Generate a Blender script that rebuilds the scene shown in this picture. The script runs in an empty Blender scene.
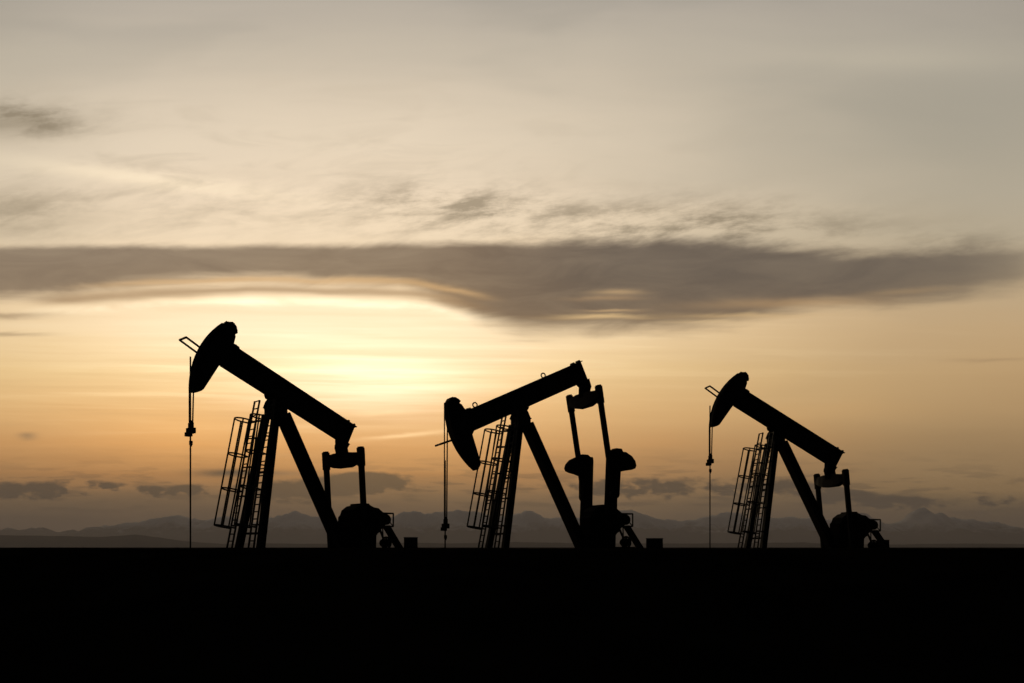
import bpy, bmesh, math, random
from mathutils import Vector, Matrix, noise
R = math.radians
sc = bpy.context.scene
EYE = 1.6            # camera height above the field it stands in
PAD = -2.75          # the well pad lies this far below eye level, behind a low rise
F_PX, HX, HY = 850.0, 512.0, 547.0

# ------------------------------------------------------------------ helpers
def link(o):
    sc.collection.objects.link(o); return o

def finish(name, bm, mat, parent=None, smooth=False):
    bmesh.ops.recalc_face_normals(bm, faces=bm.faces)
    me = bpy.data.meshes.new(name); bm.to_mesh(me); bm.free()
    me.materials.append(mat)
    if smooth:
        me.polygons.foreach_set('use_smooth', [True]*len(me.polygons))
    o = link(bpy.data.objects.new(name, me))
    if parent is not None: o.parent = parent
    return o

def tube(bm, a, b, r, n=8, r2=None):
    a = Vector(a); b = Vector(b); d = b-a
    m = Matrix.Translation((a+b)/2) @ d.to_track_quat('Z', 'Y').to_matrix().to_4x4()
    bmesh.ops.create_cone(bm, cap_ends=True, segments=n, radius1=r, radius2=r if r2 is None else r2,
                          depth=d.length, matrix=m)

def path(bm, pts, r, n=6):
    for a, b in zip(pts[:-1], pts[1:]): tube(bm, a, b, r, n)

def hexa(bm, lo, hi):
    """lo, hi: four corners each, joined to a solid block"""
    v = [bm.verts.new(p) for p in lo] + [bm.verts.new(p) for p in hi]
    bm.faces.new(v[0:4][::-1]); bm.faces.new(v[4:8])
    for i in range(4):
        j = (i+1) % 4
        bm.faces.new((v[i], v[j], v[4+j], v[4+i]))

def box(bm, x0, x1, y0, y1, z0, z1):
    hexa(bm, [(x0,y0,z0),(x1,y0,z0),(x1,y1,z0),(x0,y1,z0)], [(x0,y0,z1),(x1,y0,z1),(x1,y1,z1),(x0,y1,z1)])

def prism(bm, prof, y0, y1, T=lambda x, z: (x, z)):
    """profile in the x-z plane pulled out sideways"""
    a = []; b = []
    for (x, z) in prof:
        X, Z = T(x, z); a.append(bm.verts.new((X, y0, Z))); b.append(bm.verts.new((X, y1, Z)))
    bm.faces.new(a[::-1]); bm.faces.new(b)
    n = len(prof)
    for i in range(n):
        j = (i+1) % n
        bm.faces.new((a[i], a[j], b[j], b[i]))

def bar(bm, a, b, w, t, side=Vector((0,1,0))):
    """rectangular bar from a to b; w along side, t across"""
    a = Vector(a); b = Vector(b); d = (b-a).normalized()
    s = (side - d*side.dot(d)).normalized(); q = d.cross(s)
    def ring(p): return [p+s*w/2+q*t/2, p-s*w/2+q*t/2, p-s*w/2-q*t/2, p+s*w/2-q*t/2]
    hexa(bm, ring(a), ring(b))

def ibeam(bm, a, b, w, t, th=.03, side=Vector((0,1,0))):
    """wide-flange column from a to b: flanges lie across, web between"""
    a = Vector(a); b = Vector(b); d = (b-a).normalized()
    s = (side - d*side.dot(d)).normalized(); q = d.cross(s)
    for k in (-1, 1):
        bar(bm, a+q*k*(t/2-th/2), b+q*k*(t/2-th/2), w, th, side)
    bar(bm, a, b, th*.8, t-2*th-.004, side)

# ------------------------------------------------------------------ materials
def metal(name, col, rough=.6, rust=.0, spec=.25):
    m = bpy.data.materials.new(name); m.use_nodes = True
    nt = m.node_tree; N = nt.nodes; L = nt.links
    p = N['Principled BSDF']
    tc = N.new('ShaderNodeTexCoord'); nz = N.new('ShaderNodeTexNoise')
    nz.inputs['Scale'].default_value = 5; nz.inputs['Detail'].default_value = 8
    L.new(tc.outputs['Object'], nz.inputs['Vector'])
    cr = N.new('ShaderNodeValToRGB')
    cr.color_ramp.elements[0].position = .42; cr.color_ramp.elements[0].color = (*col, 1)
    cr.color_ramp.elements[1].position = .72
    cr.color_ramp.elements[1].color = (col[0]*1.2+rust, col[1]*1.1+rust*.45, col[2]+rust*.2, 1)
    L.new(nz.outputs['Fac'], cr.inputs['Fac']); L.new(cr.outputs['Color'], p.inputs['Base Color'])
    mr = N.new('ShaderNodeMapRange'); mr.inputs['To Min'].default_value = rough-.1; mr.inputs['To Max'].default_value = rough+.2
    L.new(nz.outputs['Fac'], mr.inputs['Value']); L.new(mr.outputs['Result'], p.inputs['Roughness'])
    p.inputs['Specular IOR Level'].default_value = spec
    bp = N.new('ShaderNodeBump'); bp.inputs['Strength'].default_value = .15; bp.inputs['Distance'].default_value = .02
    L.new(nz.outputs['Fac'], bp.inputs['Height']); L.new(bp.outputs['Normal'], p.inputs['Normal'])
    return m
M_PAINT = metal('black_weathered_paint', (.006,.006,.0065), .72, .003, .12)
M_STEEL = metal('dark_steel', (.010,.010,.009), .6, .006, .2)
M_ROPE = metal('greased_wire_rope', (.015,.014,.013), .7, .0)
M_CAST = metal('cast_iron', (.006,.0055,.0055), .95, .003, .03)
M_CABINET = metal('dull_grey_cabinet_paint', (.010,.010,.011), .7, .003, .15)

def soil(name, c1, c2, scale, bump=0.0):
    m = bpy.data.materials.new(name); m.use_nodes = True
    nt = m.node_tree; N = nt.nodes; L = nt.links
    p = N['Principled BSDF']; p.inputs['Roughness'].default_value = 1; p.inputs['Specular IOR Level'].default_value = 0
    tc = N.new('ShaderNodeTexCoord'); nz = N.new('ShaderNodeTexNoise')
    nz.inputs['Scale'].default_value = scale; nz.inputs['Detail'].default_value = 10
    L.new(tc.outputs['Object'], nz.inputs['Vector'])
    cr = N.new('ShaderNodeValToRGB')
    cr.color_ramp.elements[0].position = .35; cr.color_ramp.elements[0].color = (*c1, 1)
    cr.color_ramp.elements[1].position = .7; cr.color_ramp.elements[1].color = (*c2, 1)
    L.new(nz.outputs['Fac'], cr.inputs['Fac']); L.new(cr.outputs['Color'], p.inputs['Base Color'])
    if bump:
        bp = N.new('ShaderNodeBump'); bp.inputs['Strength'].default_value = .6; bp.inputs['Distance'].default_value = bump
        L.new(nz.outputs['Fac'], bp.inputs['Height']); L.new(bp.outputs['Normal'], p.inputs['Normal'])
    return m
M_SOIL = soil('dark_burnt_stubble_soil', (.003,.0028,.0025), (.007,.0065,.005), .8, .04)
M_HILL = soil('dark_wooded_foothills', (.012,.014,.012), (.03,.03,.026), .002)
M_ROCK = soil('mountain_rock', (.03,.03,.034), (.06,.058,.06), .0006)

def snow(m):
    nt = m.node_tree; N = nt.nodes; L = nt.links; p = N['Principled BSDF']
    src = p.inputs['Base Color'].links[0].from_socket
    tc = N.new('ShaderNodeTexCoord'); sp = N.new('ShaderNodeSeparateXYZ'); L.new(tc.outputs['Object'], sp.inputs[0])
    nz = N.new('ShaderNodeTexNoise'); nz.inputs['Scale'].default_value = .0016; nz.inputs['Detail'].default_value = 8
    L.new(tc.outputs['Object'], nz.inputs['Vector'])
    a = N.new('ShaderNodeMath'); a.operation = 'MULTIPLY_ADD'; a.inputs[1].default_value = 1/700; L.new(sp.outputs[2], a.inputs[0]); L.new(nz.outputs['Fac'], a.inputs[2])
    r = N.new('ShaderNodeMapRange'); r.inputs['From Min'].default_value = 1.15; r.inputs['From Max'].default_value = 1.5; L.new(a.outputs[0], r.inputs['Value'])
    mx = N.new('ShaderNodeMix'); mx.data_type = 'RGBA'; L.new(r.outputs['Result'], mx.inputs[0]); L.new(src, mx.inputs[6]); mx.inputs[7].default_value = (.80,.82,.85,1)
    L.new(mx.outputs[2], p.inputs['Base Color'])
snow(M_ROCK)

# ------------------------------------------------------------------ the pumpjack
# Local frame: x runs from the horsehead (-x) to the tail (+x), y across, z = 0 at eye level.
PIV = (-.15, 6.38)      # saddle bearing
RAD = 3.63              # horsehead arc radius about the bearing
SHAFT = (4.05, 1.0)     # crankshaft

def pumpjack(label, px, dist, theta, tilt, pin, dz, beam_rings, rod_dx=0.0, tail_pin_off=(.12,-.50), crank_up=False):
    a = math.atan((px-HX)/F_PX)
    root = link(bpy.data.objects.new('pumpjack', None))
    root.empty_display_size = .5
    root.location = (math.sin(a)*dist, math.cos(a)*dist, EYE+PAD)
    root.rotation_euler = (0, 0, -a+R(theta))
    root['label'] = label; root['category'] = 'pumpjack'; root['group'] = 'pumpjacks standing in a row on the plain'
    up = -PAD + dz      # local z of eye level above the root
    def P(name, bm, mat=M_PAINT, parent=None, smooth=False):
        bmesh.ops.translate(bm, verts=bm.verts, vec=(0, 0, up))
        return finish(name, bm, mat, parent or root, smooth)
    B = bmesh.new
    t = R(tilt); ca, sa = math.cos(t), math.sin(t)     # tilt > 0: tail up
    def T(u, v): return (PIV[0]+u*ca-v*sa, PIV[1]+u*sa+v*ca)
    def T3(u, y, v): X, Z = T(u, v); return Vector((X, y, Z))
    floor = PAD - dz

    # --- skid base
    bm = B()
    for s in (-1, 1):
        for k in (0, 1): box(bm, -2.3, 7.0, s*.75-.13, s*.75+.13, floor+.02+k*.27, floor+.05+k*.27)
        box(bm, -2.3, 7.0, s*.75-.015, s*.75+.015, floor+.052, floor+.288)
    for x in (-2.1, 0, 1.6, 3.1, 4.9, 6.7): box(bm, x-.1, x+.1, -.6, .6, floor+.06, floor+.28)
    P('skid_base', bm)
    # --- samson post: two front legs and one rear leg
    for s in (1, -1):
        bm = B()
        ibeam(bm, (-1.31-.172*(-floor-.3), s*(.95+.0926*(-floor-.3)), floor+.3), (-.33, s*.42, 5.72), .29, .27)
        for k in range(7):
            f = (k+.5)/7; p = Vector((-1.73, s*1.17, floor+.35)).lerp(Vector((-.33, s*.42, 5.72)), f)
            bar(bm, p, p+Vector((.006, 0, .02)), .26, .24)
        P('front_leg', bm)
    bm = B(); ibeam(bm, (4.42, 0, floor+.3), (.22, 0, 5.75), .62, .42, .035)
    box(bm, 3.9, 4.8, -.5, .5, floor+.291, floor+.34)
    P('rear_leg', bm)
    for z, w in ((.6, .89), (3.2, .65)):
        bm = B(); X = -1.31+.172*z; tube(bm, (X, -w+.1, z), (X, w-.1, z), .05)
        P('cross_brace', bm)
    bm = B()
    box(bm, -.5, .32, -.52, .52, 5.56, 5.62); box(bm, -.42, .22, -.42, .42, 5.623, 5.95)
    for x in (-.42, .24):
        for y in (-.42, .42): tube(bm, (x, y, 5.5), (x, y, 5.68), .03, 6)
    box(bm, -.46, .28, -.40, .40, 5.953, 6.0)
    P('post_cap', bm)
    # --- saddle bearing
    bm = B()
    tube(bm, (PIV[0], -.46, PIV[1]-.12), (PIV[0], .46, PIV[1]-.12), .15, 20)
    for s in (-1, 1):
        prism(bm, [(-.48, 6.003), (.2, 6.003), (.06, 6.30), (-.06, 6.43), (-.25, 6.43), (-.36, 6.30)], s*.36-.09, s*.36+.09)
    prism(bm, [(-.3, -.12), (.3, -.12), (.42, -.004), (-.42, -.004)], -.25, .25, T)
    P('saddle_bearing', bm, M_CAST)
    # --- walking beam
    bm = B()
    u0, u1, v0, v1 = -2.62, 4.02, .0, .965
    for va, vb in ((v0, v0+.045), (v1-.045, v1)):
        prism(bm, [(u0, va), (u1, va), (u1, vb), (u0, vb)], -.21, .21, T)
    prism(bm, [(u0, v0+.046), (u1, v0+.046), (u1, v1-.046), (u0, v1-.046)], -.02, .02, T)
    for u in (-2.2, -1.2, -.35, .35, 1.4, 2.5, 3.3, 3.9):
        for s in (-1, 1):
            y0, y1 = sorted((s*.021, s*.2))
            prism(bm, [(u, v0+.047), (u+.025, v0+.047), (u+.025, v1-.047), (u, v1-.047)], y0, y1, T)
    beam = P('walking_beam', bm)
    bm = B(); box_ = None          # bolted lugs on the top flange
    lugs = ((-2.5, -.14), (-2.5, .14))
    prism(bm, [(u0+.02, v1+.002), (u0+.3, v1+.002), (u0+.26, v1+.07), (u0+.02, v1+.07)], -.2, .2, T)
    for u, y in lugs: tube(bm, T3(u, y, v1-.01), T3(u, y, v1+.09), .045, 6)
    bmesh.ops.translate(bm, verts=bm.verts, vec=(0, 0, 0))
    P('bolt_plate', bm, M_STEEL)
    for u in (3.55, 3.88):
        bm = B(); prism(bm, [(u-.05, v1+.002), (u+.07, v1+.002), (u+.04, v1+.08), (u-.02, v1+.08)], -.16, .16, T); P('end_lug', bm, M_STEEL)
    for u in beam_rings:
        bm = B(); pts = []
        for k in range(13):
            q = 2*math.pi*k/12; pts.append(T3(u+.11*math.cos(q), 0, v1+.08+.11*math.sin(q)))
        path(bm, pts, .032); o = P('lifting_eye', bm, M_STEEL)
    # --- horsehead
    bm = B()
    h = R(27.2); n = 22
    arc = [(-RAD*math.cos(-h+2*h*k/n), RAD*math.sin(-h+2*h*k/n)) for k in range(n+1)]    # bottom to top
    back = [(-3.06, 1.78), (-2.86, 1.72), (-2.72, 1.56), (-2.70, 1.44), (-2.78, 1.40), (-2.70, 1.30), (-2.63, .93), (-2.63, .02),
            (-2.80, -.12), (-2.96, -1.40), (-3.02, -1.52)]
    prism(bm, arc+back, -.27, .27, T)
    # curved wear plate a little wider than the head's box
    inner = [(x*.985, z*.985) for x, z in arc]
    prism(bm, [(x*1.004, z*1.004) for x, z in arc]+inner[::-1], -.31, .31, T)
    head = P('horsehead', bm)
    bm = B()
    for (u, v) in ((-3.12, 1.70), (-2.98, 1.76), (-2.84, 1.68), (-2.72, 1.50)):
        tube(bm, T3(u, -.275, v-.02), T3(u, .275, v-.02), .035, 8)
    o = P('hinge_pin', bm, M_STEEL, head)
    bm = B()
    path(bm, [T3(-3.5, -.3, .0), T3(-4.43, -.3, .07), T3(-4.43, .32, .07), T3(-3.5, .32, .0)], .045, 8)
    P('catch_loop', bm, M_STEEL, head)
    # --- bridle: two wire ropes over the face, down to the carrier bar
    rx = PIV[0]-RAD-.05
    carz = (4.72 if not crank_up else .98)
    bm = B()
    for y in (-.2, .2):
        pts = []
        for k in range(12):
            ang = math.pi - t*-1 + h*(1-2*k/11) if False else None
        top = math.pi + t - h            # world angle of the head's top end
        for k in range(13):
            q = top + (math.pi - top)*k/12
            pts.append((PIV[0]+(RAD+.03)*math.cos(q), y, PIV[1]+(RAD+.03)*math.sin(q)))
        if abs(top-math.pi) < .02: pts = pts[-1:]
        pts.append((rx, y*.75, carz+.05))
        path(bm, pts, .03)
    P('bridle_rope', bm, M_ROPE)
    bm = B()
    box(bm, rx-.11, rx+.11, -.22, .22, carz-.16, carz+.06)
    for y in (-.15, .15): tube(bm, (rx, y, carz-.02), (rx, y, carz+.26), .055, 8)
    tube(bm, (rx, 0, carz+.062), (rx, 0, carz+.36), .06, 8)
    box(bm, rx-.12, rx+.09, .05, .33, carz-.26, carz-.1)
    P('carrier_bar', bm, M_CAST)
    bm = B(); tube(bm, (rx-.02, 0, floor+.1), (rx-.02, 0, carz+2.9), .034, 8)
    rod = P('polished_rod', bm, M_STEEL)
    bm = B(); tube(bm, (rx, 0, carz-.62), (rx, 0, carz-.46), .07, 10); tube(bm, (rx, 0, carz-.68), (rx, 0, carz-.62), .045, 8)
    P('rod_clamp', bm, M_CAST, rod)
    # --- equalizer hung under the beam's tail
    pu, pv = 3.74, -.22
    pX, pZ = T(pu, pv); eX, eZ = pX+tail_pin_off[0], pZ+tail_pin_off[1]
    bm = B()
    prism(bm, [(3.44, -.004), (4.01, -.004), (3.97, -.36), (3.84, -.48), (3.60, -.42), (3.54, -.2)], -.2, .2, T)
    d = Vector((eX-pX, 0, eZ-pZ)).normalized()
    bar(bm, Vector((pX, 0, pZ)), Vector((eX, 0, eZ)), .36, .46)
    tube(bm, (pX, -.26, pZ), (pX, .26, pZ), .17, 16)
    P('tail_bearing', bm, M_CAST)
    W = 1.43
    bm = B()
    def ring(y, zt, zb, w): return [(eX-w, y, eZ+zb), (eX+w, y, eZ+zb), (eX+w, y, eZ+zt), (eX-w, y, eZ+zt)]
    st = [(-W+.05, .13, -.22, .14), (-1.0, .15, -.36, .18), (-.5, .20, -.47, .2), (.5, .20, -.47, .2), (1.0, .15, -.36, .18), (W-.05, .13, -.22, .14)]
    for p, q in zip(st[:-1], st[1:]): hexa(bm, ring(*p), ring(*q))
    eq = P('equalizer', bm)
    pinX, pinZ = pin
    for s in (1, -1):
        y = s*W
        bm = B()
        top = Vector((eX, y, eZ)); low = Vector((pinX, y, pinZ)); dd = (low-top).normalized()
        bar(bm, top+dd*.3, low-dd*.2, .15, .24)
        bar(bm, top-dd*.33, top+dd*.48, .2, .3)          # bearing housing at the top
        bar(bm, top-dd*.38, top-dd*.325, .26, .16)
        tube(bm, (eX, y-.13, eZ), (eX, y+.13, eZ), .14, 14)
        tube(bm, (pinX, y-.14, pinZ), (pinX, y+.12, pinZ), .24, 16)
        P('pitman_arm', bm)
    # --- cranks and counterweights
    cd = Vector((pinX-SHAFT[0], 0, pinZ-SHAFT[1])).normalized()
    for s in (1, -1):
        yc = s*1.17
        S0 = Vector((SHAFT[0], yc, SHAFT[1]))
        side = Vector((0,1,0)); q = cd.cross(side)
        bm = B()
        def rc(l, w, t_): c = S0+cd*l; return [c+side*t_/2+q*w/2, c-side*t_/2+q*w/2, c-side*t_/2-q*w/2, c+side*t_/2-q*w/2]
        st = [(-.4, .46, .26), (.35, .56, .3), (1.7, .52, .3), (3.35, .5, .3), (3.5, .44, .28)]
        for p, r_ in zip(st[:-1], st[1:]): hexa(bm, rc(*p), rc(*r_))
        crank = P('crank', bm, M_CAST)
        # kidney-shaped weight: leading edge on one crank, trailing edge on the other
        bm = B()
        e = -1 if s > 0 else 1
        prof = [(3.52, -.27), (3.64, -.1), (3.64, .22), (3.50, .30), (3.50, .46), (3.33, .8), (3.1, 1.0), (2.9, 1.06), (2.76, 1.0), (2.68, .8), (2.63, .5), (2.55, .2), (1.5, .17), (1.45, -.2), (2.2, -.27)]
        va, vb = [], []
        for (l, w) in prof:
            c = S0 + cd*l - q*w*e*(-1 if crank_up else 1)*-1
            va.append(bm.verts.new(c+side*(s*.152))); vb.append(bm.verts.new(c+side*(s*.50)))
        bm.faces.new(va); bm.faces.new(vb[::-1])
        for i in range(len(prof)):
            j = (i+1) % len(prof); bm.faces.new((va[i], va[j], vb[j], vb[i]))
        P('counterweight', bm, M_CAST, crank)
    # --- gear reducer
    bm = B()
    prof = [(3.7, floor+1.35), (4.72, floor+1.35), (4.78, .62), (4.98, .74), (5.02, 1.25)]
    prof += [(4.96, 1.56), (4.72, 1.70), (4.66, 1.86), (4.40, 1.98), (4.36, 2.04), (4.02, 2.04), (3.99, 1.96), (3.80, 1.92), (3.52, 1.72), (3.44, 1.50), (3.34, 1.40), (3.32, .7)]
    prism(bm, prof, -.5, .5)
    for y in (-.9, .9):
        tube(bm, (SHAFT[0], y-.28, SHAFT[1]), (SHAFT[0], y+.28, SHAFT[1]), .26, 18)
    box(bm, 3.30, 4.80, -.55, .55, .60, .68)
    gb = P('gear_reducer', bm, M_CAST)
    bm = B(); box(bm, 3.5, 4.7, -.5, .5, floor+.291, floor+1.345); P('reducer_pedestal', bm)
    # --- belt guard sloping from the reducer to the motor
    bm = B()
    prism(bm, [(4.2, .55), (4.6, .7), (5.0, 1.0), (5.12, 1.3), (5.1, 1.60), (4.9, 1.64), (4.65, 1.82), (4.2, 1.88)], -.85, -.6)
    P('belt_guard', bm)
    # --- motor on its stand
    bm = B()
    tube(bm, (5.4, -.45, 1.32), (5.4, .2, 1.32), .25, 18)
    tube(bm, (5.4, -.52, 1.32), (5.4, -.452, 1.32), .17, 18)
    box(bm, 5.13, 5.42, -.3, .1, 1.5, 1.6)
    mot = P('motor', bm, M_CAST)
    bm = B()
    for y in (-.5, .3):
        path(bm, [(5.0, y, 1.0), (5.74, y, 1.0), (5.74, y, 1.62), (5.0, y, 1.62)], .035)
        tube(bm, (5.74, y, 1.0), (5.4, y, 1.35), .03, 6)
    for x, z in ((5.0,1.0),(5.74,1.0),(5.74,1.62)): tube(bm, (x, -.5, z), (x, .3, z), .035, 6)
    box(bm, 5.0, 5.6, -.48, .28, .985, 1.03)
    P('motor_cage', bm, M_STEEL)
    bm = B()
    bar(bm, (5.70, 0, 1.02), (8.25, 0, floor+.3), .42, .16)
    path(bm, [(5.12, -.2, .98), (5.45, -.2, .3), (5.5, -.2, floor+.3)], .06)
    path(bm, [(5.56, .1, .98), (5.58, .1, .3), (5.6, .1, floor+.3)], .035)
    P('motor_stand', bm)
    bm = B()
    pts = []
    for k in range(17):
        q_ = 2*math.pi*k/16; pts.append((5.55+.27*math.cos(q_), -.2, .22+.27*math.sin(q_)))
    path(bm, pts, .05)
    for k in range(4):
        q_ = math.pi*k/4; tube(bm, (5.55+.27*math.cos(q_), -.2, .22+.27*math.sin(q_)), (5.55-.27*math.cos(q_), -.2, .22-.27*math.sin(q_)), .045, 6)
    box(bm, 5.05, 6.0, -.35, .15, -.6, .0)
    tube(bm, (5.55, -.3, .22), (5.55, .1, .22), .19, 12)
    P('brake_wheel', bm, M_CAST)
    # --- two caged ladders up the front legs
    for s in (1, -1):
        def rail(z, dy): f = z/6.35; return Vector((-1.74+.1764*z, s*(.95-.30*f)+dy, z))
        bm = B()
        ztop = 6.33 if s > 0 else 6.2
        for dy in (-.22, .22): tube(bm, rail(floor+.05, dy), rail(ztop, dy), .042, 8)
        z = floor+.3
        while z < 6.0:
            tube(bm, rail(z, -.22), rail(z, .22), .026, 6); z += .3
        tube(bm, rail(ztop-.02, -.22), rail(ztop-.02, .22), .028, 6)
        z = .95
        for z in (.95, 2.2, 3.45, 4.7, 5.45):      # stand-off brackets to the leg
            Xl = -1.31+.172*z-.14
            for dy in (-.2, .2): tube(bm, rail(z, dy), (Xl, s*(.95-.0926*z)+dy*.6, z), .032, 6)
        lad = P('ladder', bm, M_STEEL)
        bm = B()
        slope = Vector((.1764, 0, 1)).normalized(); fw = Vector((-1, 0, .1764)).normalized()
        def hp(z, ang, rr=.36):       # ang -90..90, 0 = straight ahead
            c = rail(z, 0)
            return c + fw*(.38+ .44*math.cos(ang) if abs(ang) < math.pi/2+.01 else 0) + Vector((0, rr*math.sin(ang), 0))
        zs = (5.36, 3.86, 2.38, .82)
        for z in zs:
            pts = [rail(z, -.22)] + [hp(z, R(-90+15*k)) for k in range(13)] + [rail(z, .22)]
            path(bm, pts, .034)
        for ang in (-90, -58, 16, 90):
            path(bm, [hp(zz, R(ang)) for zz in (zs[0], zs[1], zs[2], zs[3])], .034)
        P('ladder_cage', bm, M_STEEL, lad)
    return root

PUMPS = dict()
pumpjack('largest pumpjack, leftmost of the three, horsehead raised and tail low', 278.0, 37.95, 29, -24.6, (3.55, -.40), -.03, ())
pumpjack('middle pumpjack with its horsehead dipped and both counterweights swung up', 522.6, 39.8, 25.3, 25.2, (4.10, 2.50), .01, (-2.0, 1.85),
         tail_pin_off=(-.02, -.56), crank_up=True)
pumpjack('smallest pumpjack, rightmost and farthest, with raised horsehead', 777.6, 47.9, 27.3, -29.2, (3.55, -.40), -.13, ())

# ------------------------------------------------------------------ control cabinets beside the motors
def cabinet(label, px0, px1, pytop, depth):
    X = ((px0+px1)/2-HX)/F_PX*depth; w = (px1-px0)/F_PX*depth; top = EYE+(HY-pytop)/F_PX*depth
    r = link(bpy.data.objects.new('control_cabinet', None)); base = EYE+PAD
    r.location = (X, depth, base); r.rotation_euler = (0, 0, math.atan2(-X, depth))
    r['label'] = label; r['category'] = 'cabinet'; r['group'] = 'control cabinets behind the pumpjacks'
    h = top-base; w *= .97
    bm = bmesh.new(); box(bm, -w/2, w/2, -.22, .22, h-1.0, h-.03)
    bmesh.ops.bevel(bm, geom=bm.edges[:], offset=.012, segments=2, affect='EDGES')
    finish('housing', bm, M_CABINET, r)
    bm = bmesh.new(); box(bm, -w/2-.02, w/2+.02, -.25, .25, h-.028, h); finish('rain_lid', bm, M_CABINET, r)
    bm = bmesh.new(); box(bm, -w/2+.04, w/2-.04, -.236, -.222, h-.95, h-.08); dr = finish('door', bm, M_CABINET, r)
    bm = bmesh.new(); box(bm, w/2-.12, w/2-.09, -.27, -.238, h-.6, h-.45); finish('handle', bm, M_STEEL, dr)
    for s in (-1, 1):
        bm = bmesh.new(); box(bm, s*(w/2-.08)-.03, s*(w/2-.08)+.03, -.06, .06, 0, h-1.002); finish('leg', bm, M_STEEL, r)
cabinet('boxy control cabinet at the tail of the leftmost pumpjack', 403.8, 417.8, 537.2, 42.0)
cabinet('boxy control cabinet at the tail of the middle pumpjack', 646, 663, 538.2, 42.5)
cabinet('small boxy control cabinet at the tail of the rightmost pumpjack', 878.5, 889, 539.8, 50.5)

# ------------------------------------------------------------------ ground
def gz(x, y):
    def ss(a, b, t):
        t = max(0, min(1, (t-a)/(b-a))); return t*t*(3-2*t)
    z = (EYE-.022)*ss(1.5, 17, y)
    z += (PAD+.022)*ss(19, 29, y)
    amp = .012 if y < 30 else .0
    if abs(x) < 60 and -5 < y < 60:
        n = noise.noise(Vector((x*.35, y*.35, 0)))+.6*noise.noise(Vector((x*1.3, y*1.3, 4)))
        z += amp*n*(1 if 10 < y < 26 else 2.0)
        if 15 < y < 20: z -= .004
    return z
def axis(fine, steps):
    v = list(fine); s = fine[-1]
    return v
xs = [-45000,-20000,-8000,-3000,-1200,-500,-200,-100] + [-60+i*.6 for i in range(201)] + [100,200,500,1200,3000,8000,20000,45000]
ys = [-40000,-5000,-500,-60,-20] + [-5+i*.5 for i in range(130)] + [75,120,250,600,1500,4000,10000,20000,40000]
bm = bmesh.new()
g = [[bm.verts.new((x, y, gz(x, y))) for x in xs] for y in ys]
for j in range(len(ys)-1):
    for i in range(len(xs)-1):
        bm.faces.new((g[j][i], g[j][i+1], g[j+1][i+1], g[j+1][i]))
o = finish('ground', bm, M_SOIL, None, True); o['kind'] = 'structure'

# ------------------------------------------------------------------ hills and mountains
def ridge(name, prof, dist, depth, mat, rough, seed, base=-1.15, n=700, freq=1.0, jag=1.9):
    """a range whose crest follows the profile (bearing in tan, height in tan), with eroded slopes before and behind"""
    bm = bmesh.new(); rows = 26
    x0, x1 = prof[0][0], prof[-1][0]
    def crest(px):
        for (a, ya), (b, yb) in zip(prof[:-1], prof[1:]):
            if a <= px <= b: return ya+(yb-ya)*(px-a)/(b-a)
        return prof[-1][1]
    grid = []
    for i in range(n+1):
        px = x0+(x1-x0)*i/n
        hh = (HY-crest(px))/F_PX
        col = []
        for j in range(rows+1):
            f = j/rows*2-1                      # -1 front foot, 0 crest, 1 back foot
            d = dist+f*depth
            X = (px-HX)/F_PX*dist*(1+.0*f)
            prof_f = (1-abs(f))**1.25
            Z = EYE+hh*dist + jag*dist/F_PX*(noise.fractal(Vector((px/26, seed, 1)), .75, 2.1, 5)*1.5+(.5-abs(noise.noise(Vector((px/7.5, seed, 5)))))*.9)
            nn = noise.fractal(Vector((X/dist*30*freq, d/dist*30*freq, seed)), .9, 2.2, 6)
            rd = abs(noise.noise(Vector((X/dist*70*freq, d/dist*22*freq, seed+9))))
            z = (Z-base)*prof_f*(1+ (nn*.28-rd*.35)*min(1, abs(f)*5)) + base + nn*rough*dist*.001*(1-abs(f))
            if j in (0, rows): z = base-30
            col.append(bm.verts.new((X, d, z)))
        grid.append(col)
    for i in range(n):
        for j in range(rows):
            bm.faces.new((grid[i][j], grid[i+1][j], grid[i+1][j+1], grid[i][j+1]))
    o = finish(name, bm, mat, None, True); o['kind'] = 'structure'; return o

far = [(-900,528),(-700,520),(-500,526),(-300,517),(-150,524),(-60,532),(0,530.5),(10,528.7),(20,531),(32,528.7),(42,526),(50,530),(60,533),(72,530),(80,532),(86,533.7),(92,529),(110,524.5),(125,523.5),(140,524.5),
 (150,520),(162,516.7),(175,515.5),(185,517),(195,518),(205,520.5),(215,519),(225,517),(240,520),(255,522),(270,519.5),(282,517),(292,513),(296,512),(303,514.5),(312,518),(319,516),(330,519),(345,521),(365,519),(382,518),
 (391,517),(399,514.5),(412,512.5),(422,513.5),(430,513),(441,512.5),(447,511),(457,510),(467,511.5),(480,515),(495,517),(507,516),(515,515),(525,512.5),(535,515),(545,517.5),(555,516),(565,519),(580,518),(600,514),(610,512),
 (617,511),(632,511.5),(642,515),(652,517.5),(668,520),(682,522),(695,520),(707,517),(719,513),(728,511.5),(740,514),(752,519),(768,520),(778,518.5),(790,516),(800,519),(813,516.5),(825,520),(840,518),(853,514.5),(863,514),
 (869,517.5),(878,522.5),(888,525),(898,522.5),(908,516),(918,511.3),(924,510),(933,514),(943,514),(948,518.5),(958,519),(968,520),(980,522),(998,521),(1008,526),(1024,529.5),(1060,531),(1120,522),(1250,527),(1400,518),(1600,524),(1900,527)]
ridge('mountain_range', far, 26000, 4200, M_ROCK, 1.0, 3.0, n=2000)
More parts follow.
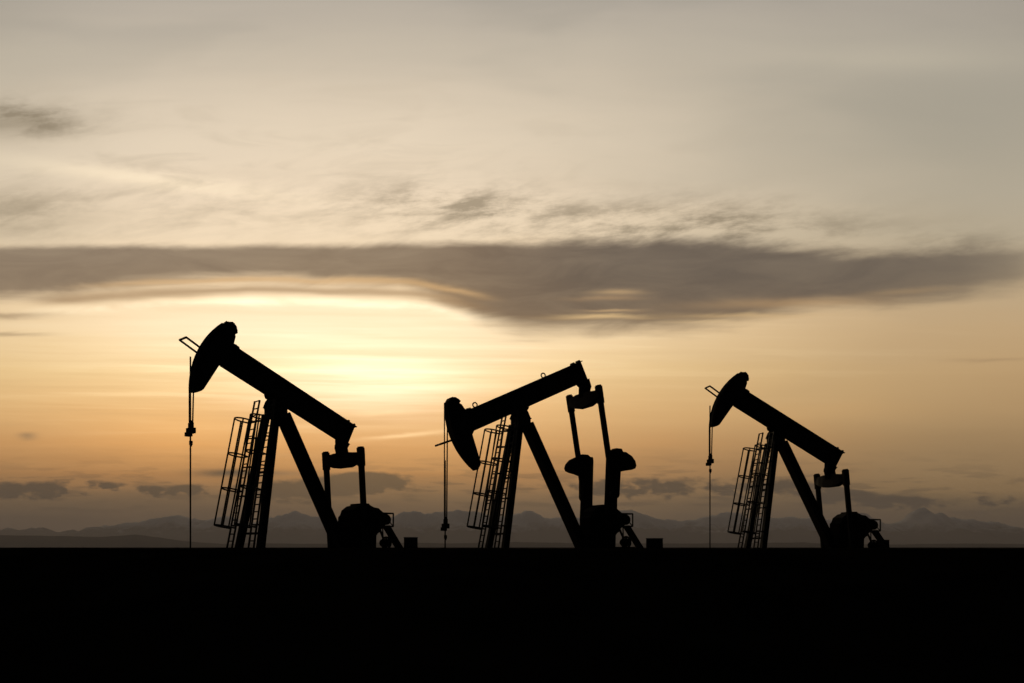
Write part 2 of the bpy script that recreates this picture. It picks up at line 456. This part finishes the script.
near = [(-900,538),(-400,534),(-100,536),(0,535),(50,536),(100,537),(135,534.5),(155,537),(175,540),(200,542.5),(225,544),(260,543),(300,544),(400,542.5),(440,543.5),(480,543),(517,542),(550,542.7),(600,543.5),(680,543.5),
        (768,543),(800,542.3),(830,544),(900,544.5),(960,543.5),(1024,544),(1300,540),(1900,543)]
ridge('hills', near, 13000, 1500, M_HILL, .25, 11.0, n=900, freq=1.5, jag=.25)

# ------------------------------------------------------------------ haze
bm = bmesh.new(); box(bm, -42000, 42000, -3000, 34000, -60, 1350)
hm = bpy.data.materials.new('haze_air'); hm.use_nodes = True
for nd in list(hm.node_tree.nodes):
    if nd.type == 'BSDF_PRINCIPLED': hm.node_tree.nodes.remove(nd)
out = [n for n in hm.node_tree.nodes if n.type == 'OUTPUT_MATERIAL'][0]
pv = hm.node_tree.nodes.new('ShaderNodeVolumePrincipled')
pv.inputs['Color'].default_value = (.80, .77, .82, 1)
pv.inputs['Density'].default_value = 3.3e-5
pv.inputs['Anisotropy'].default_value = .2
hm.node_tree.links.new(pv.outputs['Volume'], out.inputs['Volume'])
hz = finish('haze', bm, hm); hz['kind'] = 'stuff'

# ------------------------------------------------------------------ sky (world)
SUN_AZ = math.degrees(math.atan((372-HX)/F_PX)); SUN_EL = 10.5
w = bpy.data.worlds.new('World'); sc.world = w; w.use_nodes = True
nt = w.node_tree; N = nt.nodes; L = nt.links
for n_ in list(N): N.remove(n_)
class V:      # tiny expression helper over math nodes
    def __init__(s, sock): s.s = sock
def sock(x, inp):
    if isinstance(x, V): L.new(x.s, inp)
    else: inp.default_value = x
def m(op, a, b=0.0, c=None, clamp=False):
    nd = N.new('ShaderNodeMath'); nd.operation = op; nd.use_clamp = clamp
    sock(a, nd.inputs[0]); sock(b, nd.inputs[1])
    if c is not None: sock(c, nd.inputs[2])
    return V(nd.outputs[0])
V.__add__ = lambda a, b: m('ADD', a, b); V.__radd__ = V.__add__
V.__sub__ = lambda a, b: m('SUBTRACT', a, b); V.__rsub__ = lambda a, b: m('SUBTRACT', b, a)
V.__mul__ = lambda a, b: m('MULTIPLY', a, b); V.__rmul__ = V.__mul__
V.__truediv__ = lambda a, b: m('DIVIDE', a, b)
def ex(a): return m('EXPONENT', a)
def clamp(a): return m('ADD', a, 0.0, clamp=True)
def step(a, b, x):      # smooth ramp 0..1 as x goes a..b
    nd = N.new('ShaderNodeMapRange'); nd.interpolation_type = 'SMOOTHSTEP'
    sock(x, nd.inputs['Value']); nd.inputs['From Min'].default_value = a; nd.inputs['From Max'].default_value = b
    return V(nd.outputs['Result'])
def comb(x, y, z=0.0):
    nd = N.new('ShaderNodeCombineXYZ'); sock(x, nd.inputs[0]); sock(y, nd.inputs[1]); sock(z, nd.inputs[2]); return V(nd.outputs[0])
def fbm(vec, scale, detail=6, rough=.55, dist=0.0):
    nd = N.new('ShaderNodeTexNoise'); nd.noise_dimensions = '2D'; L.new(vec.s, nd.inputs['Vector'])
    nd.inputs['Scale'].default_value = scale; nd.inputs['Detail'].default_value = detail
    nd.inputs['Roughness'].default_value = rough; nd.inputs['Distortion'].default_value = dist
    return V(nd.outputs['Fac'])
def ramp(x, stops):
    nd = N.new('ShaderNodeValToRGB'); sock(x, nd.inputs[0]); cr = nd.color_ramp
    cr.interpolation = 'B_SPLINE' if False else 'EASE' if False else 'LINEAR'
    while len(cr.elements) < len(stops): cr.elements.new(.5)
    for e_, (p_, c_) in zip(cr.elements, stops): e_.position = p_; e_.color = (*c_, 1)
    return V(nd.outputs['Color'])
def mix(f, a, b):
    nd = N.new('ShaderNodeMix'); nd.data_type = 'RGBA'; nd.clamp_factor = True
    sock(f, nd.inputs[0])
    for x, i in ((a, 6), (b, 7)):
        if isinstance(x, V): L.new(x.s, nd.inputs[i])
        else: nd.inputs[i].default_value = (*x, 1)
    return V(nd.outputs[2])
def addc(a, b, f=1.0, mode='ADD'):
    nd = N.new('ShaderNodeMix'); nd.data_type = 'RGBA'; nd.blend_type = mode; nd.clamp_factor = False; nd.clamp_result = False
    sock(f, nd.inputs[0])
    for x, i in ((a, 6), (b, 7)):
        if isinstance(x, V): L.new(x.s, nd.inputs[i])
        else: nd.inputs[i].default_value = (*x, 1)
    return V(nd.outputs[2])
def lin(r, g_, b): return tuple(((c/255+.055)/1.055)**2.4 if c > 10 else c/255/12.92 for c in (r, g_, b))

tc = N.new('ShaderNodeTexCoord')
sx = N.new('ShaderNodeSeparateXYZ'); L.new(tc.outputs['Generated'], sx.inputs[0])
dx, dy, dz_ = V(sx.outputs[0]), V(sx.outputs[1]), V(sx.outputs[2])
# The clouds are level sheets far to the north: a direction meets them at slopes dx/dy (sideways) and dz/dy (up).
inv = m('DIVIDE', F_PX, m('MAXIMUM', dy, .05))
X = dx*inv; Y = dz_*inv                    # slopes x 850; the sunset is at X = -140, Y = 160
def at(px, py): return px-HX, HY-py
def rampx(x, pts, lo=-700.0, hi=1724.0):
    """piecewise value over the bearing"""
    vmax = max(v for _, v in pts)*1.0001+1e-6
    nd = ramp(clamp((x-(lo-HX))*(1.0/(hi-lo))), [((p-lo)/(hi-lo), (v/vmax,)*3) for p, v in pts])
    s = N.new('ShaderNodeSeparateColor'); L.new(nd.s, s.inputs[0])
    return V(s.outputs[0])*vmax
def noise_at(sx_, sy_, detail, rough, dist, off, tilt=0.0):
    return fbm(comb(X*(1.0/sx_)+off*7.3, (Y-X*tilt if tilt else Y)*(1.0/sy_)+off*3.1), 1.0, detail, rough, dist)
nA = noise_at(260, 60, 3, .5, .3, 1.0)            # broad unevenness
nB = noise_at(120, 26, 6, .60, .5, 5.0, .05)       # ragged rims
nC = noise_at(420, 20, 4, .55, .2, 9.0, -.02)      # long level streaks
nD = noise_at(88, 24, 9, .66, .08, 57.0, .12)      # torn wisps
nE = noise_at(26, 12, 5, .62, .0, 17.0)            # small billows
def gau(px, py, wx, wy, Yv=None, tilt=0.0):
    x0, y0 = at(px, py)
    a_ = (X-x0)*(1.0/wx); yy = (Y if Yv is None else Yv)
    e_ = (yy-y0-(a_*(wx*tilt) if tilt else 0.0))*(1.0/wy) if tilt else (yy-y0)*(1.0/wy)
    return ex((a_*a_+e_*e_)*-1.0)
def rows(*r): return [((HY-py)/620.0, lin(*c)) for py, c in r]
hf = clamp((Y+(nA-.5)*26+(nC-.5)*16)*(1/620.0))
warm = ramp(hf, rows((547,(72,62,54)),(520,(86,72,57)),(503,(112,91,66)),(490,(142,109,72)),(470,(184,132,76)),(445,(222,165,98)),(410,(240,192,124)),(370,(246,211,146)),(325,(244,216,166)),(285,(240,214,170)),
                     (235,(232,214,180)),(190,(227,211,181)),(140,(217,204,177)),(95,(203,192,168)),(50,(186,178,158)),(0,(170,164,149)),(-60,(140,136,126))))
cool = ramp(hf, rows((547,(66,58,50)),(520,(88,74,56)),(503,(118,98,68)),(490,(140,114,76)),(470,(150,123,84)),(445,(156,128,88)),(410,(174,144,100)),(370,(184,155,110)),(325,(188,162,120)),(285,(184,164,128)),
                     (235,(176,165,138)),(190,(174,166,143)),(140,(168,162,142)),(95,(164,159,141)),(50,(166,161,144)),(0,(160,155,141)),(-60,(134,130,122))))
side = step(-140.0, 480.0, X+(nA-.5)*160)
base = mix(side, warm, cool)
base = addc(base, (1.21, 1.16, 1.20), 1.0, 'MULTIPLY')
base = mix(step(-330.0, -620.0, X)*.35, base, cool)
# glow of the veiled sun
nS = noise_at(300, 9, 5, .6, .2, 41.0, -.01)
base = addc(base, (.42,.50,.46), gau(375, 386, 105, 30)*(.35+nS*1.1))
base = addc(base, (.22,.26,.24), gau(330, 338, 260, 42)*(.5+nS*.9))
base = addc(base, (.24,.22,.15), clamp(step(.50, .70, nS)*(gau(220, 392, 180, 45)+gau(620, 350, 260, 50)*.4)*.6*(.3+nA*1.3)))
base = mix(clamp(step(.50, .30, nS)*(gau(250, 395, 420, 60))*.16), base, lin(206,164,112))
base = addc(base, (.16,.07,.01), gau(185, 438, 105, 26))
base = addc(base, (.05,.035,.012), gau(820, 400, 220, 50))
# bright streaks of cirrus
base = addc(base, (.26,.22,.13), step(.52, .72, nC)*gau(240, 385, 230, 46)*.55)
Yw = Y+(nB-.5)*9
for (px, py, wx, wy, k, tl) in ((405,434,42,2.2,1.1,.10),(375,413,34,2.5,.6,.04),(150,180,130,8,.50,-.13),(260,300,150,5,.45,0),(235,388,90,5,.40,0),(900,60,120,12,.16,0),(640,262,40,3,.0,0)):
    if k: base = addc(base, (.34,.29,.18), gau(px, py, wx, wy, Yw, tl)*k)
# torn grey wisps
w1 = gau(450, 208, 105, 26)*1.25; w2 = gau(690, 226, 160, 26)*1.45; w3 = gau(5, 120, 80, 18)*1.8
w4 = gau(20, 212, 130, 26)*.7; w5 = gau(930, 246, 110, 16)*.6; w6 = gau(250, 205, 120, 30)*.35
wm = w1+w2+w3+w4+w5+w6
base = mix(clamp(step(.36, .76, nD)*wm)*.74, base, lin(134,120,99))
base = mix(step(.46, .74, nB)*gau(250, 180, 420, 80)*.28, base, lin(172,156,132))
# broad dull veils high up
base = mix(gau(10, 124, 72, 17)*(.3+nB*.6), base, lin(146,132,110))
base = mix(gau(20, 216, 90, 24)*(.1+nB*.5), base, lin(160,144,118))
base = mix(gau(960, 130, 170, 80)*.22, base, lin(146,143,131))
base = mix(step(.45, .7, nA)*gau(500, 20, 600, 60)*.18, base, lin(150,146,134))
# the long dark cloud bank between a level top and a sagging underside
top = rampx(X, [(-700,285),(-100,300),(0,301),(330,302),(500,305),(560,306),(620,308),(700,308),(780,303),(860,295),(930,299),(1000,304),(1040,298),(1090,285),(1300,270),(1724,270)])
bot = rampx(X, [(-700,246),(-100,244),(0,244),(100,253),(250,263),(400,259),(440,243),(480,222),(520,214),(600,212),(680,213),(740,220),(820,238),(900,239),(960,245),(1024,258),(1070,270),(1300,272),(1724,272)])
rag = rampx(X, [(-700,5),(0,5),(480,6),(560,11),(700,15),(1000,18),(1724,18)])
tE = top-Y+(nB-.5)*rag*1.6+(nE-.5)*rag*.5
bE = Y-bot+(nC-.5)*20+(nB-.5)*14
softs = rampx(X, [(-700,5),(0,5),(480,6),(600,9),(760,13),(1000,15),(1724,15)])
tE = (top-Y+(nD-.5)*rag*1.0+(nB-.5)*rag*.9)/softs
body = step(-.8, 1.0, tE)*step(-6.0, 17.0, bE)
dens = rampx(X, [(-700,.85),(0,.86),(400,.90),(480,.97),(750,.97),(860,.96),(960,.90),(1010,.72),(1060,.2),(1300,0),(1724,0)])
dcol = ramp(clamp((Y-215)/95.0), [(0.0, lin(140,112,84)), (.25, lin(116,97,79)), (.6, lin(104,91,79)), (1.0, lin(116,103,90))])
lit = ramp(clamp((X+512)/1024.0), [(0.0, lin(134,112,92)), (.45, lin(128,107,88)), (.6, lin(98,88,79)), (1.0, lin(120,109,95))])
dcol = mix(.5, dcol, lit)
base = mix(body*dens*(1.0+(nB-.5)*.25), base, dcol)
# thin lower sheet on the left, with a lit seam above it
nF = noise_at(160, 40, 3, .5, 0.0, 31.0)
arc = (nF-.5)*12+rampx(X, [(-700,235),(0,243),(60,247),(150,253),(250,257),(350,256),(430,250),(500,238),(1724,200)])
sheet = ex(((Y-arc+(nC-.5)*8)*(1/5.5))*((Y-arc+(nC-.5)*8)*(1/5.5))*-1.0)*step(-500.0, -440.0, X)*step(0.0, -70.0, X)
base = mix(sheet*.7, base, lin(164,130,94))
seam = ex(((Y-arc-11+(nB-.5)*6)*(1/3.4))*((Y-arc-11+(nB-.5)*6)*(1/3.4))*-1.0)*step(-470.0, -330.0, X)*step(0.0, -60.0, X)
base = mix(seam*(.35+nS*.6), base, lin(222,178,124))
rim = step(.25, .7, nB)*ex(((Y-arc+12)*(1/4.5))*((Y-arc+12)*(1/4.5))*-1.0)*step(-512.0, -420.0, X)*step(0.0, -90.0, X)
base = addc(base, (.34,.36,.30), rim*.8)
for (px, py, wx, wy, k, tl, c) in ((618,293,24,3,.6,0,(206,170,124)),(606,299,34,2.2,.45,0,(190,152,110)),(600,317,44,2.4,.75,0,(236,198,142)),(612,311,26,1.6,.6,0,(214,176,128)),(790,303,95,5,.6,.03,(184,148,106)),(905,292,45,3,.45,.05,(176,146,108)),(740,316,70,3,.5,.0,(226,188,134)),(700,322,40,2,.3,0,(240,205,150))):
    base = mix(gau(px, py, wx, wy, Yw, tl)*k, base, lin(*c))
for (px, py, wx, wy, k) in ((0,315,50,3.5,.6),(5,333,42,2,.5),(27,437,9,3,.6),(262,473,55,3,.5),(990,360,40,2,.3),(530,341,25,1.8,.25)):
    base = mix(gau(px, py, wx, wy, Yw)*k, base, lin(150,122,92))
# small grey clouds low over the mountains
c1 = rampx(X, [(-700,.5),(-20,.2),(10,1.1),(62,1.1),(76,.0),(88,.8),(125,.8),(135,.3),(150,.9),(190,1),(215,.4),(240,.5),(290,1.3),(350,1.5),(395,1.1),(425,.1),(470,.15),(560,.3),(600,.8),(660,1.0),(700,.5),(760,.8),(830,1.1),(915,1.0),(950,.2),(975,.7),(1005,.6),(1030,.2),(1724,.5)])
cy = rampx(X, [(-700,55),(35,56),(100,62),(170,56),(220,58),(300,56),(350,63),(400,66),(480,58),(600,60),(700,60),(780,60),(880,46),(940,44),(990,47),(1724,50)])
hgt = rampx(X, [(-700,9),(60,14),(110,7),(150,8),(220,10),(290,18),(360,17),(410,11),(480,6),(600,16),(700,15),(830,14),(900,11),(990,8),(1724,9)])
q = (Y-cy+(nE-.5)*10)/(hgt*.8)
cm = (1.25-q*q)*c1+(nE-.5)*2.9+(nB-.5)*.7
cum = step(.35, 1.15, cm)
tail = step(.50, .66, noise_at(60, 7, 3, .55, .0, 23.0))*gau(500, 492, 900, 26)
flat = gau(232, 473, 36, 4.0, Y+(nE-.5)*4)
cc = mix(step(-160.0, -420.0, X)*0.0, ramp(clamp(Y/110.0), [(0.0, lin(66,57,49)), (.45, lin(70,61,53)), (1.0, lin(92,78,64))]), lin(80,70,60))
base = mix(m('MAXIMUM', m('MAXIMUM', cum*.92, tail*.5), flat*.95), base, cc)
# unseen sky overhead, sideways and behind, darkened to keep ground and machines black
dim = m('MAXIMUM', step(.80, .50, dy), step(.56, .72, dz_))
base = mix(dim, base, (.012,.013,.015))
base = mix(step(.004, -.012, dz_), base, (.02,.017,.014))
bg = N.new('ShaderNodeBackground'); L.new(base.s, bg.inputs['Color']); bg.inputs['Strength'].default_value = 1.0
# clear air above the clouds, very faint at this hour
sky = N.new('ShaderNodeTexSky'); sky.sky_type = 'NISHITA'; sky.sun_disc = False
sky.sun_elevation = R(SUN_EL); sky.sun_rotation = R(SUN_AZ); sky.air_density = 1.5; sky.dust_density = 3
bg2 = N.new('ShaderNodeBackground'); L.new(sky.outputs[0], bg2.inputs['Color']); bg2.inputs['Strength'].default_value = .0015
ad = N.new('ShaderNodeAddShader'); L.new(bg.outputs[0], ad.inputs[0]); L.new(bg2.outputs[0], ad.inputs[1])
w.cycles.sampling_method = 'MANUAL'; w.cycles.sample_map_resolution = 256
wo = N.new('ShaderNodeOutputWorld'); L.new(ad.outputs[0], wo.inputs['Surface'])

# ------------------------------------------------------------------ sun behind thin cloud
sd = bpy.data.lights.new('sun', 'SUN'); sd.energy = .5; sd.angle = R(8); sd.color = (1, .78, .5)
so = link(bpy.data.objects.new('sun', sd))
dirv = Vector((math.sin(R(SUN_AZ))*math.cos(R(SUN_EL)), math.cos(R(SUN_AZ))*math.cos(R(SUN_EL)), math.sin(R(SUN_EL))))
so.rotation_euler = (-dirv).to_track_quat('-Z', 'Y').to_euler(); so.location = (-20, 60, 40)

# ------------------------------------------------------------------ camera
cd_ = bpy.data.cameras.new('camera'); cam = link(bpy.data.objects.new('camera', cd_)); sc.camera = cam
cd_.sensor_width = 36; cd_.lens = 36*F_PX/1024
cam.location = (0, 0, EYE); cam.rotation_euler = (R(90), 0, 0)
cd_.shift_y = (547-341.5)/1024
cd_.clip_start = .1; cd_.clip_end = 100000
sc.render.resolution_x = 1024; sc.render.resolution_y = 683
sc.view_settings.view_transform = 'Standard'; sc.view_settings.look = 'None'
sc.view_settings.exposure = 0; sc.view_settings.gamma = 1; sc.view_settings.use_curve_mapping = False
sc.cycles.volume_bounces = 0; sc.cycles.max_bounces = 3; sc.cycles.diffuse_bounces = 2; sc.cycles.glossy_bounces = 2
